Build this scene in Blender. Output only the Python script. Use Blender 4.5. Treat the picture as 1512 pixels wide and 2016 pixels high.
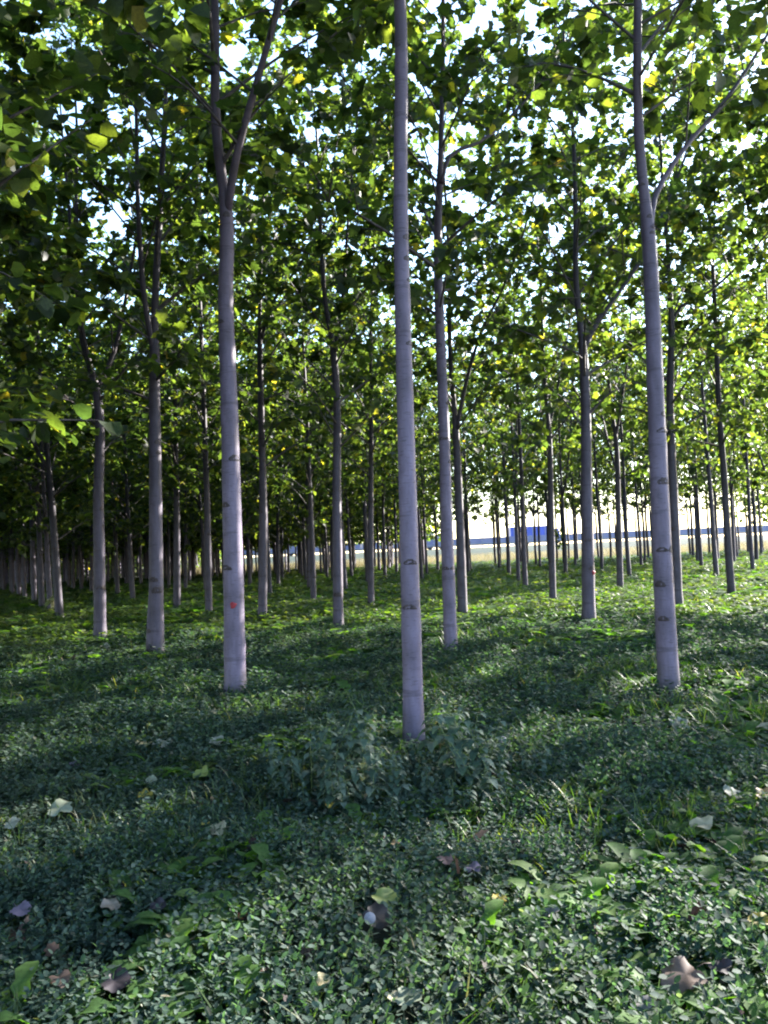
import bpy, math, random
import numpy as np
from mathutils import Vector, Matrix

random.seed(11)
RNG = np.random.default_rng(11)
for o in list(bpy.data.objects):
    bpy.data.objects.remove(o)
S = bpy.context.scene
COL = S.collection

# ------------------------------------------------------------------ camera
FPX, W, H = 1630.0, 1512.0, 2016.0        # focal length in pixels of the full photograph
CAM_H, ROLL, YH = 1.5, 0.0448, 1089.9     # eye height, roll, image row of the horizon on the centre column
PITCH = math.atan2((YH - H / 2) * math.cos(ROLL), FPX)
cam = bpy.data.cameras.new('camera')
cam_o = bpy.data.objects.new('camera', cam); COL.objects.link(cam_o)
cam.sensor_fit = 'VERTICAL'; cam.sensor_height = 36; cam.lens = 36 * FPX / H
cam.clip_start = 0.05; cam.clip_end = 3000
cam_o.matrix_world = Matrix.Translation((0, 0, CAM_H)) @ Matrix.Rotation(math.pi / 2 + PITCH, 4, 'X') @ Matrix.Rotation(-ROLL, 4, 'Z')
S.camera = cam_o

# ------------------------------------------------------------------ light
SUN_EL, SUN_AZ = math.radians(23), math.radians(54)      # azimuth from +Y (view direction) towards +X
w = bpy.data.worlds.new('World'); S.world = w; w.use_nodes = True
nt = w.node_tree; bg = nt.nodes['Background']
sky = nt.nodes.new('ShaderNodeTexSky'); sky.sky_type = 'NISHITA'; sky.sun_disc = False
sky.sun_elevation = SUN_EL; sky.sun_rotation = SUN_AZ
sky.air_density = 1.1; sky.dust_density = 0.6; sky.ozone_density = 2.0
nt.links.new(sky.outputs[0], bg.inputs[0]); bg.inputs[1].default_value = 0.105
sl = bpy.data.lights.new('sun', 'SUN'); sl.energy = 5.0; sl.angle = math.radians(0.5); sl.color = (1, 0.94, 0.86)
sun = bpy.data.objects.new('sun', sl); COL.objects.link(sun)
sd = Vector((math.sin(SUN_AZ) * math.cos(SUN_EL), math.cos(SUN_AZ) * math.cos(SUN_EL), math.sin(SUN_EL)))
sun.rotation_euler = sd.to_track_quat('Z', 'Y').to_euler()
S.view_settings.view_transform = 'Standard'; S.view_settings.look = 'None'
S.view_settings.exposure = 3.2; S.view_settings.gamma = 1.0
S.cycles.max_bounces = 8; S.cycles.diffuse_bounces = 2; S.cycles.transmission_bounces = 5
S.cycles.filter_width = 2.1
S.cycles.use_denoising = True

# ------------------------------------------------------------------ pixel <-> world
def ray(px, py):
    x = px - W / 2; y = py - H / 2
    c, s = math.cos(ROLL), math.sin(ROLL)
    xr = c * x - s * y; yr = s * x + c * y
    cp, sp = math.cos(PITCH), math.sin(PITCH)
    return Vector((xr, FPX * cp + yr * sp, FPX * sp - yr * cp))
def on_ground(px, py, z=0.0):
    d = ray(px, py); t = (z - CAM_H) / d.z
    return Vector((d.x * t, d.y * t, z))
def at_depth(px, py, Y):
    d = ray(px, py); t = Y / d.y
    return Vector((d.x * t, Y, CAM_H + d.z * t))
def to_px(p):
    cp, sp = math.cos(PITCH), math.sin(PITCH); z = p[2] - CAM_H
    f = p[1] * cp + z * sp; u = -p[1] * sp + z * cp
    xr = FPX * p[0] / f; yr = -FPX * u / f
    c, s = math.cos(ROLL), math.sin(ROLL)
    return W / 2 + c * xr + s * yr, H / 2 - s * xr + c * yr

# ------------------------------------------------------------------ materials
def new_mat(name):
    m = bpy.data.materials.new(name); m.use_nodes = True
    n = m.node_tree.nodes; n.clear()
    out = n.new('ShaderNodeOutputMaterial')
    return m, m.node_tree, out
def node(nt, t, **k):
    n = nt.nodes.new(t)
    for a, b in k.items(): setattr(n, a, b)
    return n
def ramp(nt, stops, interp='LINEAR'):
    r = nt.nodes.new('ShaderNodeValToRGB'); e = r.color_ramp.elements
    r.color_ramp.interpolation = interp
    while len(e) < len(stops): e.new(0.5)
    for q, (p, c) in zip(e, stops): q.position = p; q.color = (*c, 1)
    return r
def mixrgb(nt, a, b, fac, mode='MIX'):
    m = nt.nodes.new('ShaderNodeMix'); m.data_type = 'RGBA'; m.blend_type = mode
    for s, v in ((m.inputs[6], a), (m.inputs[7], b)):
        if hasattr(v, 'links'): nt.links.new(v, s)
        else: s.default_value = (*v, 1)
    if hasattr(fac, 'links'): nt.links.new(fac, m.inputs[0])
    else: m.inputs[0].default_value = fac
    return m.outputs[2]

def leaf_material(name, stops, trans_tint, trans=0.45, rough=0.42, spec=0.45, patch=0.0, patch_col=(0.1, 0.1, 0.03), patch_scale=0.6):
    """leaf: glossy diffuse front plus light shining through; each leaf its own tone"""
    m, nt, out = new_mat(name)
    g = node(nt, 'ShaderNodeNewGeometry')
    r = ramp(nt, stops); nt.links.new(g.outputs['Random Per Island'], r.inputs[0])
    col = r.outputs[0]
    tc = node(nt, 'ShaderNodeTexCoord')
    nz = node(nt, 'ShaderNodeTexNoise'); nz.inputs['Scale'].default_value = 55; nz.inputs['Detail'].default_value = 2
    nt.links.new(tc.outputs['Object'], nz.inputs['Vector'])
    sh = ramp(nt, [(0.3, (0.75, 0.75, 0.75)), (0.7, (1.2, 1.2, 1.2))]); nt.links.new(nz.outputs[0], sh.inputs[0])
    col = mixrgb(nt, col, sh.outputs[0], 1.0, 'MULTIPLY')
    if patch > 0:
        n2 = node(nt, 'ShaderNodeTexNoise'); n2.inputs['Scale'].default_value = patch_scale; n2.inputs['Detail'].default_value = 4
        nt.links.new(tc.outputs['Object'], n2.inputs['Vector'])
        r2 = ramp(nt, [(0.48, (0, 0, 0)), (0.66, (patch,) * 3)]); nt.links.new(n2.outputs[0], r2.inputs[0])
        col = mixrgb(nt, col, patch_col, r2.outputs[0])
    p = node(nt, 'ShaderNodeBsdfPrincipled'); nt.links.new(col, p.inputs['Base Color'])
    p.inputs['Roughness'].default_value = rough; p.inputs['Specular IOR Level'].default_value = spec
    t = node(nt, 'ShaderNodeBsdfTranslucent')
    nt.links.new(mixrgb(nt, col, trans_tint, 1.0, 'MULTIPLY'), t.inputs[0])
    mx = node(nt, 'ShaderNodeMixShader'); mx.inputs[0].default_value = trans
    nt.links.new(p.outputs[0], mx.inputs[1]); nt.links.new(t.outputs[0], mx.inputs[2])
    nt.links.new(mx.outputs[0], out.inputs[0])
    return m

def bark_material(name, lo, hi, dark, scale=1.0):
    m, nt, out = new_mat(name)
    tc = node(nt, 'ShaderNodeTexCoord')
    mp = node(nt, 'ShaderNodeMapping'); mp.inputs['Scale'].default_value = (7 * scale, 7 * scale, 1.6 * scale)
    nt.links.new(tc.outputs['Object'], mp.inputs[0])
    n1 = node(nt, 'ShaderNodeTexNoise'); n1.inputs['Scale'].default_value = 2.2; n1.inputs['Detail'].default_value = 6; n1.inputs['Roughness'].default_value = 0.65
    nt.links.new(mp.outputs[0], n1.inputs['Vector'])
    r1 = ramp(nt, [(0.3, lo), (0.62, hi)]); nt.links.new(n1.outputs[0], r1.inputs[0])
    mp2 = node(nt, 'ShaderNodeMapping'); mp2.inputs['Scale'].default_value = (16, 16, 95)     # fine level lenticels
    nt.links.new(tc.outputs['Object'], mp2.inputs[0])
    n2 = node(nt, 'ShaderNodeTexNoise'); n2.inputs['Scale'].default_value = 1.0; n2.inputs['Detail'].default_value = 3
    nt.links.new(mp2.outputs[0], n2.inputs['Vector'])
    r2 = ramp(nt, [(0.30, (1, 1, 1)), (0.42, (0, 0, 0))]); nt.links.new(n2.outputs[0], r2.inputs[0])
    c = mixrgb(nt, r1.outputs[0], dark, mixf(nt, r2.outputs[0], 0.55))
    mp3 = node(nt, 'ShaderNodeMapping'); mp3.inputs['Scale'].default_value = (2, 2, 2.2)
    nt.links.new(tc.outputs['Object'], mp3.inputs[0])
    n3 = node(nt, 'ShaderNodeTexNoise'); n3.inputs['Scale'].default_value = 1.4; n3.inputs['Detail'].default_value = 4
    nt.links.new(mp3.outputs[0], n3.inputs['Vector'])
    r3 = ramp(nt, [(0.46, (0, 0, 0)), (0.7, (1, 1, 1))]); nt.links.new(n3.outputs[0], r3.inputs[0])
    c = mixrgb(nt, c, dark, mixf(nt, r3.outputs[0], 0.45))
    sp = node(nt, 'ShaderNodeSeparateXYZ'); nt.links.new(tc.outputs['Object'], sp.inputs[0])      # young bark high up is browner
    mr = node(nt, 'ShaderNodeMapRange'); mr.inputs[1].default_value = 2.0; mr.inputs[2].default_value = 6.0; nt.links.new(sp.outputs[2], mr.inputs[0])
    mp4 = node(nt, 'ShaderNodeMapping'); mp4.inputs['Scale'].default_value = (.8, .8, 7.5)      # ring scars round the stem
    nt.links.new(tc.outputs['Object'], mp4.inputs[0])
    n4 = node(nt, 'ShaderNodeTexNoise'); n4.inputs['Scale'].default_value = 1.0; n4.inputs['Detail'].default_value = 5
    nt.links.new(mp4.outputs[0], n4.inputs['Vector'])
    r4 = ramp(nt, [(0.575, (0, 0, 0)), (0.595, (1, 1, 1)), (0.61, (1, 1, 1)), (0.63, (0, 0, 0))]); nt.links.new(n4.outputs[0], r4.inputs[0])
    c = mixrgb(nt, c, dark, mixf(nt, r4.outputs[0], 0.42))
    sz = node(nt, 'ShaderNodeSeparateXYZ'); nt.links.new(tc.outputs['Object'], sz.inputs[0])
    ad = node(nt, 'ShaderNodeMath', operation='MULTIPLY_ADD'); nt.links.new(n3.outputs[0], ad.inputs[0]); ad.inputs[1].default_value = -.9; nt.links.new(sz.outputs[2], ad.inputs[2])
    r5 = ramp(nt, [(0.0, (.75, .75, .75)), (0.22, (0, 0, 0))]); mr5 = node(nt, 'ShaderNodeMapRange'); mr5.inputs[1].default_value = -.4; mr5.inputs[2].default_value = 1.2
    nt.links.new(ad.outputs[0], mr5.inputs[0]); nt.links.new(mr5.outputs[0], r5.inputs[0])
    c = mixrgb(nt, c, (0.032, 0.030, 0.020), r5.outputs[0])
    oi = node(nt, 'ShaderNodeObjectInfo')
    c = mixrgb(nt, c, oi.outputs['Color'], 1.0, 'MULTIPLY')      # per-tree tint: random spread plus painted shade on trees deeper in
    c = mixrgb(nt, c, mixrgb(nt, c, (0.42, 0.35, 0.33), 1.0, 'MULTIPLY'), mr.outputs[0])
    p = node(nt, 'ShaderNodeBsdfPrincipled'); nt.links.new(c, p.inputs['Base Color'])
    p.inputs['Roughness'].default_value = 0.62; p.inputs['Specular IOR Level'].default_value = 0.3
    b = node(nt, 'ShaderNodeBump'); b.inputs['Strength'].default_value = 0.35; b.inputs['Distance'].default_value = 0.006
    nt.links.new(n2.outputs[0], b.inputs['Height']); nt.links.new(b.outputs[0], p.inputs['Normal'])
    nt.links.new(p.outputs[0], out.inputs[0])
    return m
def mixf(nt, v, k):
    n = node(nt, 'ShaderNodeMath', operation='MULTIPLY'); nt.links.new(v, n.inputs[0]); n.inputs[1].default_value = k
    return n.outputs[0]

def noisy(name, c1, c2, scale=8, rough=0.7, spec=0.3, metal=0.0, bump=0.0, detail=5):
    m, nt, out = new_mat(name)
    tc = node(nt, 'ShaderNodeTexCoord'); n1 = node(nt, 'ShaderNodeTexNoise')
    n1.inputs['Scale'].default_value = scale; n1.inputs['Detail'].default_value = detail
    nt.links.new(tc.outputs['Object'], n1.inputs['Vector'])
    r = ramp(nt, [(0.35, c1), (0.65, c2)]); nt.links.new(n1.outputs[0], r.inputs[0])
    p = node(nt, 'ShaderNodeBsdfPrincipled'); nt.links.new(r.outputs[0], p.inputs['Base Color'])
    p.inputs['Roughness'].default_value = rough; p.inputs['Specular IOR Level'].default_value = spec; p.inputs['Metallic'].default_value = metal
    if bump:
        b = node(nt, 'ShaderNodeBump'); b.inputs['Strength'].default_value = bump; b.inputs['Distance'].default_value = 0.03
        nt.links.new(n1.outputs[0], b.inputs['Height']); nt.links.new(b.outputs[0], p.inputs['Normal'])
    nt.links.new(p.outputs[0], out.inputs[0])
    return m

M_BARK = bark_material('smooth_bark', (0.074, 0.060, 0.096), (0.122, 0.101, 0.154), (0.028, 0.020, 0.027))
M_SCAR = noisy('branch_scar_bark', (0.018, 0.012, 0.014), (0.05, 0.036, 0.04), 30)
M_TWIG = noisy('twig_bark', (0.025, 0.02, 0.022), (0.06, 0.048, 0.05), 12)
M_LEAF = leaf_material('crown_leaf', [(0.0, (0.009, 0.017, 0.009)), (0.45, (0.018, 0.029, 0.012)), (0.78, (0.031, 0.045, 0.014)),
                                      (0.965, (0.050, 0.060, 0.017)), (0.995, (0.11, 0.10, 0.02)), (1.0, (0.16, 0.11, 0.02))],
                       (5.2, 5.4, 1.5), trans=0.5, rough=0.5, spec=0.3)
M_HERB = leaf_material('weed_leaf', [(0.0, (0.011, 0.024, 0.020)), (0.5, (0.029, 0.053, 0.041)), (0.86, (0.056, 0.087, 0.069)), (0.975, (0.080, 0.105, 0.088)), (1.0, (0.11, 0.10, 0.075))],
                       (1.6, 2.1, 0.7), trans=0.38, rough=0.7, spec=0.15, patch=0.4, patch_col=(0.055, 0.066, 0.046), patch_scale=0.5)
M_FARHERB = leaf_material('weed_leaf_light', [(0.0, (0.020, 0.040, 0.020)), (0.5, (0.038, 0.066, 0.028)), (0.9, (0.06, 0.09, 0.034)), (1.0, (0.11, 0.11, 0.055))],
                       (2.6, 2.9, 0.5), trans=0.4, rough=0.55, spec=0.3, patch=0.4, patch_col=(0.10, 0.11, 0.05), patch_scale=0.3)
M_GRASS = leaf_material('grass_blade', [(0.0, (0.018, 0.036, 0.014)), (0.6, (0.032, 0.06, 0.018)), (0.9, (0.06, 0.085, 0.026)), (1.0, (0.14, 0.12, 0.07))],
                        (2.4, 2.8, 0.5), trans=0.4, rough=0.5)
M_BROAD = leaf_material('broad_weed_leaf', [(0.0, (0.026, 0.058, 0.019)), (0.7, (0.050, 0.10, 0.025)), (1.0, (0.08, 0.115, 0.04))],
                        (2.4, 2.9, 0.5), trans=0.45, rough=0.65, spec=0.15)
M_NETTLE = leaf_material('nettle_leaf', [(0.0, (0.019, 0.038, 0.028)), (0.6, (0.042, 0.071, 0.053)), (1.0, (0.095, 0.122, 0.097))],
                         (1.3, 1.7, 0.6), trans=0.3, rough=0.65, spec=0.15)
M_NETTLE_Y = leaf_material('yellowed_nettle_leaf', [(0.0, (0.12, 0.12, 0.035)), (0.6, (0.22, 0.20, 0.07)), (1.0, (0.19, 0.12, 0.05))], (1.3, 1.3, 0.6), trans=0.3)
M_STEM = noisy('green_stem', (0.06, 0.09, 0.03), (0.10, 0.14, 0.05), 20)
M_DRY = leaf_material('dry_grass_blade', [(0.0, (0.20, 0.165, 0.10)), (0.7, (0.28, 0.24, 0.16)), (1.0, (0.13, 0.14, 0.06))], (1.1, 1.1, 0.8), trans=0.35, rough=0.7, spec=0.2)

# ------------------------------------------------------------------ mesh helpers
class MB:
    """collects polygons and links them as one mesh object"""
    def __init__(s): s.v, s.f, s.m, s.n = [], [], [], 0
    def add(s, verts, faces, mat=0):
        k = s.n
        s.v.extend([tuple(v) for v in verts]); s.n += len(verts)
        s.f.extend([tuple(i + k for i in f) for f in faces]); s.m.extend([mat] * len(faces))
    def tube(s, pts, rad, seg=8, mat=0, cap=True, wob=0.0):
        pts = [Vector(p) for p in pts]; vs = []; n = len(pts)
        up = None
        for i, p in enumerate(pts):
            t = (pts[min(i + 1, n - 1)] - pts[max(i - 1, 0)]).normalized()
            if up is None:
                a = Vector((1, 0, 0)) if abs(t.x) < 0.9 else Vector((0, 1, 0))
                up = (a - t * a.dot(t)).normalized()
            else:
                up = (up - t * up.dot(t)).normalized()
            b = t.cross(up)
            for k in range(seg):
                an = 2 * math.pi * k / seg; r = rad[i] * (1 + (random.uniform(-wob, wob) if wob else 0))
                vs.append(p + (up * math.cos(an) + b * math.sin(an)) * r)
        fs = []
        for i in range(n - 1):
            for k in range(seg):
                a, b_ = i * seg + k, i * seg + (k + 1) % seg
                fs.append((a, b_, b_ + seg, a + seg))
        if cap: fs += [tuple(reversed(range(seg))), tuple(range((n - 1) * seg, n * seg))]
        s.add(vs, fs, mat)
    def box(s, lo, hi, mat=0):
        x0, y0, z0 = lo; x1, y1, z1 = hi
        s.add([(x0, y0, z0), (x1, y0, z0), (x1, y1, z0), (x0, y1, z0), (x0, y0, z1), (x1, y0, z1), (x1, y1, z1), (x0, y1, z1)],
              [(3, 2, 1, 0), (4, 5, 6, 7), (0, 1, 5, 4), (1, 2, 6, 5), (2, 3, 7, 6), (3, 0, 4, 7)], mat)
    def build(s, name, mats, parent=None, smooth=True):
        me = bpy.data.meshes.new(name); me.from_pydata(s.v, [], s.f)
        for m in (mats if isinstance(mats, list) else [mats]): me.materials.append(m)
        me.polygons.foreach_set('material_index', s.m)
        if smooth: me.polygons.foreach_set('use_smooth', [True] * len(s.f))
        me.update()
        o = bpy.data.objects.new(name, me); COL.objects.link(o)
        if parent: o.parent = parent
        return o

def np_mesh(name, chunks, mats, parent=None, smooth=False):
    """chunks: list of (verts (N,k,3), template faces, material index) -> one mesh object"""
    V, LI, LT, MI, base = [], [], [], [], 0
    for vv, faces, mi in chunks:
        n, k = vv.shape[0], vv.shape[1]
        if n == 0: continue
        V.append(vv.reshape(-1, 3))
        flat = np.array([i for f in faces for i in f]); tot = np.array([len(f) for f in faces])
        LI.append((flat[None, :] + (np.arange(n) * k)[:, None] + base).ravel())
        LT.append(np.tile(tot, n)); MI.append(np.full(n * len(faces), mi)); base += n * k
    V = np.concatenate(V); LI = np.concatenate(LI); LT = np.concatenate(LT); MI = np.concatenate(MI)
    me = bpy.data.meshes.new(name)
    me.vertices.add(len(V)); me.vertices.foreach_set('co', V.astype(np.float32).ravel())
    me.loops.add(len(LI)); me.loops.foreach_set('vertex_index', LI.astype(np.int32))
    me.polygons.add(len(LT)); ls = np.concatenate([[0], np.cumsum(LT)[:-1]])
    me.polygons.foreach_set('loop_start', ls.astype(np.int32)); me.polygons.foreach_set('loop_total', LT.astype(np.int32))
    for m in (mats if isinstance(mats, list) else [mats]): me.materials.append(m)
    me.polygons.foreach_set('material_index', MI.astype(np.int32))
    if smooth: me.polygons.foreach_set('use_smooth', np.ones(len(LT), bool))
    me.update(calc_edges=True); me.validate()
    o = bpy.data.objects.new(name, me); COL.objects.link(o)
    if parent: o.parent = parent
    return o

def tag(o, label=None, cat=None, group=None, kind=None):
    for k, v in (('label', label), ('category', cat), ('group', group), ('kind', kind)):
        if v: o[k] = v
    return o
def empty(name, loc=(0, 0, 0), rz=0):
    o = bpy.data.objects.new(name, None); COL.objects.link(o); o.empty_display_size = 0.2
    o.location = loc; o.rotation_euler = (0, 0, rz); return o
def copy_tree(o, parent=None):
    c = o.copy(); COL.objects.link(c); c.parent = parent
    for ch in list(o.children): copy_tree(ch, c)
    return c
def spline(pts, n):
    """smooth curve through the points, n samples"""
    P = np.array([list(p) for p in pts], float)
    if len(P) == 2: return P[0] + (P[1] - P[0]) * np.linspace(0, 1, n)[:, None]
    d = np.concatenate([[0], np.cumsum(np.linalg.norm(np.diff(P, axis=0), axis=1))])
    t = np.linspace(0, d[-1], n); out = np.zeros((n, 3))
    Tn = np.gradient(P, d, axis=0)
    i = np.clip(np.searchsorted(d, t, side='right') - 1, 0, len(P) - 2)
    h = (d[i + 1] - d[i]); u = ((t - d[i]) / h)[:, None]; h = h[:, None]
    return (2*u**3 - 3*u**2 + 1) * P[i] + (u**3 - 2*u**2 + u) * h * Tn[i] + (-2*u**3 + 3*u**2) * P[i+1] + (u**3 - u**2) * h * Tn[i+1]

# ------------------------------------------------------------------ ground
def grid_sheet(name, xs, ys, z, mat, zf=None):
    b = MB(); nx, ny = len(xs), len(ys)
    b.add([(x, y, z + (zf(x, y) if zf else 0)) for y in ys for x in xs],
          [(j * nx + i, j * nx + i + 1, (j + 1) * nx + i + 1, (j + 1) * nx + i) for j in range(ny - 1) for i in range(nx - 1)])
    o = b.build(name, mat); tag(o, kind='structure'); return o

def ground_material():
    m, nt, out = new_mat('soil_and_moss')
    tc = node(nt, 'ShaderNodeTexCoord')
    a = node(nt, 'ShaderNodeTexNoise'); a.inputs['Scale'].default_value = 1.1; a.inputs['Detail'].default_value = 8
    nt.links.new(tc.outputs['Object'], a.inputs['Vector'])
    r = ramp(nt, [(0.35, (0.016, 0.020, 0.010)), (0.55, (0.022, 0.026, 0.013)), (0.7, (0.042, 0.033, 0.026))]); nt.links.new(a.outputs[0], r.inputs[0])
    f = node(nt, 'ShaderNodeTexNoise'); f.inputs['Scale'].default_value = 40; f.inputs['Detail'].default_value = 6
    nt.links.new(tc.outputs['Object'], f.inputs['Vector'])
    s = ramp(nt, [(0.3, (0.5, 0.5, 0.5)), (0.7, (1.5, 1.5, 1.5))]); nt.links.new(f.outputs[0], s.inputs[0])
    p = node(nt, 'ShaderNodeBsdfPrincipled'); nt.links.new(mixrgb(nt, r.outputs[0], s.outputs[0], 1, 'MULTIPLY'), p.inputs['Base Color'])
    p.inputs['Roughness'].default_value = 0.9
    b = node(nt, 'ShaderNodeBump'); b.inputs['Strength'].default_value = 0.8; b.inputs['Distance'].default_value = 0.03
    nt.links.new(f.outputs[0], b.inputs['Height']); nt.links.new(b.outputs[0], p.inputs['Normal'])
    nt.links.new(p.outputs[0], out.inputs[0]); return m
grid_sheet('ground', [-1500, -200, -60, -20, 20, 60, 200, 1500], [-300, -20, 0, 20, 60, 100, 300, 2500], 0, ground_material())
M_FIELD = noisy('field_straw', (0.14, 0.115, 0.06), (0.20, 0.165, 0.09), 0.25, 0.9)
grid_sheet('field', [-22, 0, 100, 400], [82, 100, 120], 0.004, M_FIELD)

# ------------------------------------------------------------------ the plantation: where each tree stands
# measured: image position of the foot, width of the trunk there (px)
FEET = [(118,1222,16),(38,1180,14),(68,1192,12),(83,1200,13),(100,1208,12),(197,1266,25),(308,1293,31),(232,1177,10),(262,1187,12),(348,1202,16),
 (144,1165,8),(161,1168,8),(180,1170,9),(248,1155,8),(411,1212,16),(463,1372,46),(492,1158,8),(428,1138,5),(516,1227,20),(532,1178,9),(548,1160,8),
 (556,1146,5),(595,1141,5),(603,1150,7),(617,1190,13),(644,1142,5),(666,1243,23),(681,1168,9),(693,1143,5),(730,1197,14),(758,1144,6),(815,1470,44),
 (832,1146,6),(841,1137,5),(888,1288,29),(911,1213,21),(923,1137,6),(984,1125,6),(1002,1139,7),(1021,1150,8),(1035,1165,10),(1064,1124,4),(1088,1190,15),
 (1114,1140,7),(1133,1120,5),(1159,1232,28),(1185,1130,5),(1221,1167,14),(1240,1142,8),(1263,1123,5),(1317,1360,42),(1334,1200,21),(1382,1124,7),
 (1411,1140,8),(1441,1178,14),(1483,1130,8)]
SOD = .07                                  # the weeds hide the lowest few centimetres of every stem
LA, LB, LO = (np.array(q) * (1 - SOD / CAM_H) for q in ([4.5014, -0.7766], [2.5987, 2.9243], [0.1828, 5.4927]))

# stems seen in the photograph, image points from the foot upward: main stem first, then limbs of a fork
STEMS = {
 463: dict(main=[(463,1372),(458,1050),(450,780),(443,600),(445,410),(432,300),(424,0)], limbs=[[(447,425),(470,340),(520,200),(590,0)]], top=(0.45, 0.9)),
 815: dict(main=[(815,1470),(806,1100),(797,760),(789,400),(787,0)], limbs=[]),
 1317: dict(main=[(1317,1360),(1303,1100),(1291,780),(1279,450),(1262,300),(1252,0)], limbs=[[(1282,450),(1302,375),(1390,235),(1450,165),(1530,60)]]),
 888: dict(main=[(888,1288),(880,1050),(873,820),(866,640),(862,480),(868,300),(872,90)], limbs=[[(869,360),(890,290),(950,250),(1010,190)]]),
 308: dict(main=[(308,1293),(306,1000),(304,760),(306,620),(316,420),(325,200),(330,0)], limbs=[[(303,700),(293,600),(289,450),(292,250),(285,60)], [(298,1290),(299,1220),(303,1130),(306,1020)]]),
 197: dict(main=[(197,1266),(194,1000),(189,760),(165,680),(152,560),(148,400)], limbs=[[(190,765),(212,700),(232,580),(243,470),(262,330)], [(188,760),(175,680),(165,560)]]),
 666: dict(main=[(666,1243),(663,1000),(657,700),(640,590),(630,420),(622,250)], limbs=[[(658,700),(676,590),(686,470),(700,330),(715,180)]]),
 1159: dict(main=[(1159,1232),(1155,1000),(1147,690),(1135,560),(1135,420),(1128,260)], limbs=[[(1150,690),(1175,640),(1225,570),(1262,520),(1320,420)]]),
 911: dict(main=[(911,1213),(905,1020),(897,840),(886,700),(884,560),(880,430)], limbs=[[(898,850),(920,740),(945,660),(980,590)]]),
 1334: dict(main=[(1334,1200),(1327,1000),(1318,800),(1321,640),(1318,520),(1310,400)], limbs=[[(1322,640),(1345,600),(1400,570),(1450,530)]]),
 516: dict(main=[(516,1227),(518,1000),(514,800),(512,620),(516,450),(520,330)], limbs=[[(512,680),(540,600),(590,540)]]),
 1088: dict(main=[(1088,1190),(1085,1000),(1080,840),(1070,740),(1066,600),(1062,500)], limbs=[[(1080,845),(1095,790),(1112,720),(1130,640)]]),
 1221: dict(main=[(1221,1167),(1217,1000),(1212,870),(1202,790),(1192,680)], limbs=[[(1212,865),(1220,790),(1228,700)]]),
 730: dict(main=[(730,1197),(730,1000),(731,800),(730,640),(736,500),(735,380)], limbs=[]),
 411: dict(main=[(411,1212),(408,1000),(403,840),(398,700),(392,560),(395,400)], limbs=[]),
 348: dict(main=[(348,1202),(348,1000),(346,850),(344,700),(340,560),(338,420)], limbs=[]),
}

# leaf blade: broad, three blunt points, folded along the midrib
LEAF_V = np.array([(0,0,0),(0.34,-0.02,.05),(0.52,.30,.09),(0.36,.42,.05),(0.40,.74,.07),(0.16,.80,.03),(0,1.08,-.06),
                   (-.16,.80,.03),(-.40,.74,.07),(-.36,.42,.05),(-.52,.30,.09),(-.34,-.02,.05),(0,.42,-.02)])
LEAF_F = [(0,1,2,3,12),(3,4,5,6,12),(0,12,9,10,11),(12,6,7,8,9)]
LEAF_S = np.array([(0,0,0),(.46,.22,.08),(.34,.72,.05),(0,1.05,-.06),(-.34,.72,.05),(-.46,.22,.08)])     # simpler, for far crowns
LEAF_SF = [(0,1,2,3),(0,3,4,5)]

def place_leaves(P, D, size, V, droop=0.5):
    """P anchor, D outward direction: blades hang outward and down, faces mostly up"""
    n = len(P)
    tip = D + RNG.normal(size=(n, 3)) * 0.55; tip[:, 2] -= droop * RNG.uniform(0.2, 1.6, n)
    tip /= np.linalg.norm(tip, axis=1)[:, None]
    up = np.tile([0., 0, 1], (n, 1)) + RNG.normal(size=(n, 3)) * 0.55
    x = np.cross(tip, up); x /= np.linalg.norm(x, axis=1)[:, None] + 1e-9
    z = np.cross(x, tip)
    s = (size * RNG.uniform(0.62, 1.3, n))[:, None, None]
    st = P + tip * (0.05 * RNG.uniform(0.3, 1.5, n))[:, None]
    R = np.stack([x, tip, z], 2)
    return st[:, None, :] + s * np.einsum('nij,kj->nki', R, V)

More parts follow.
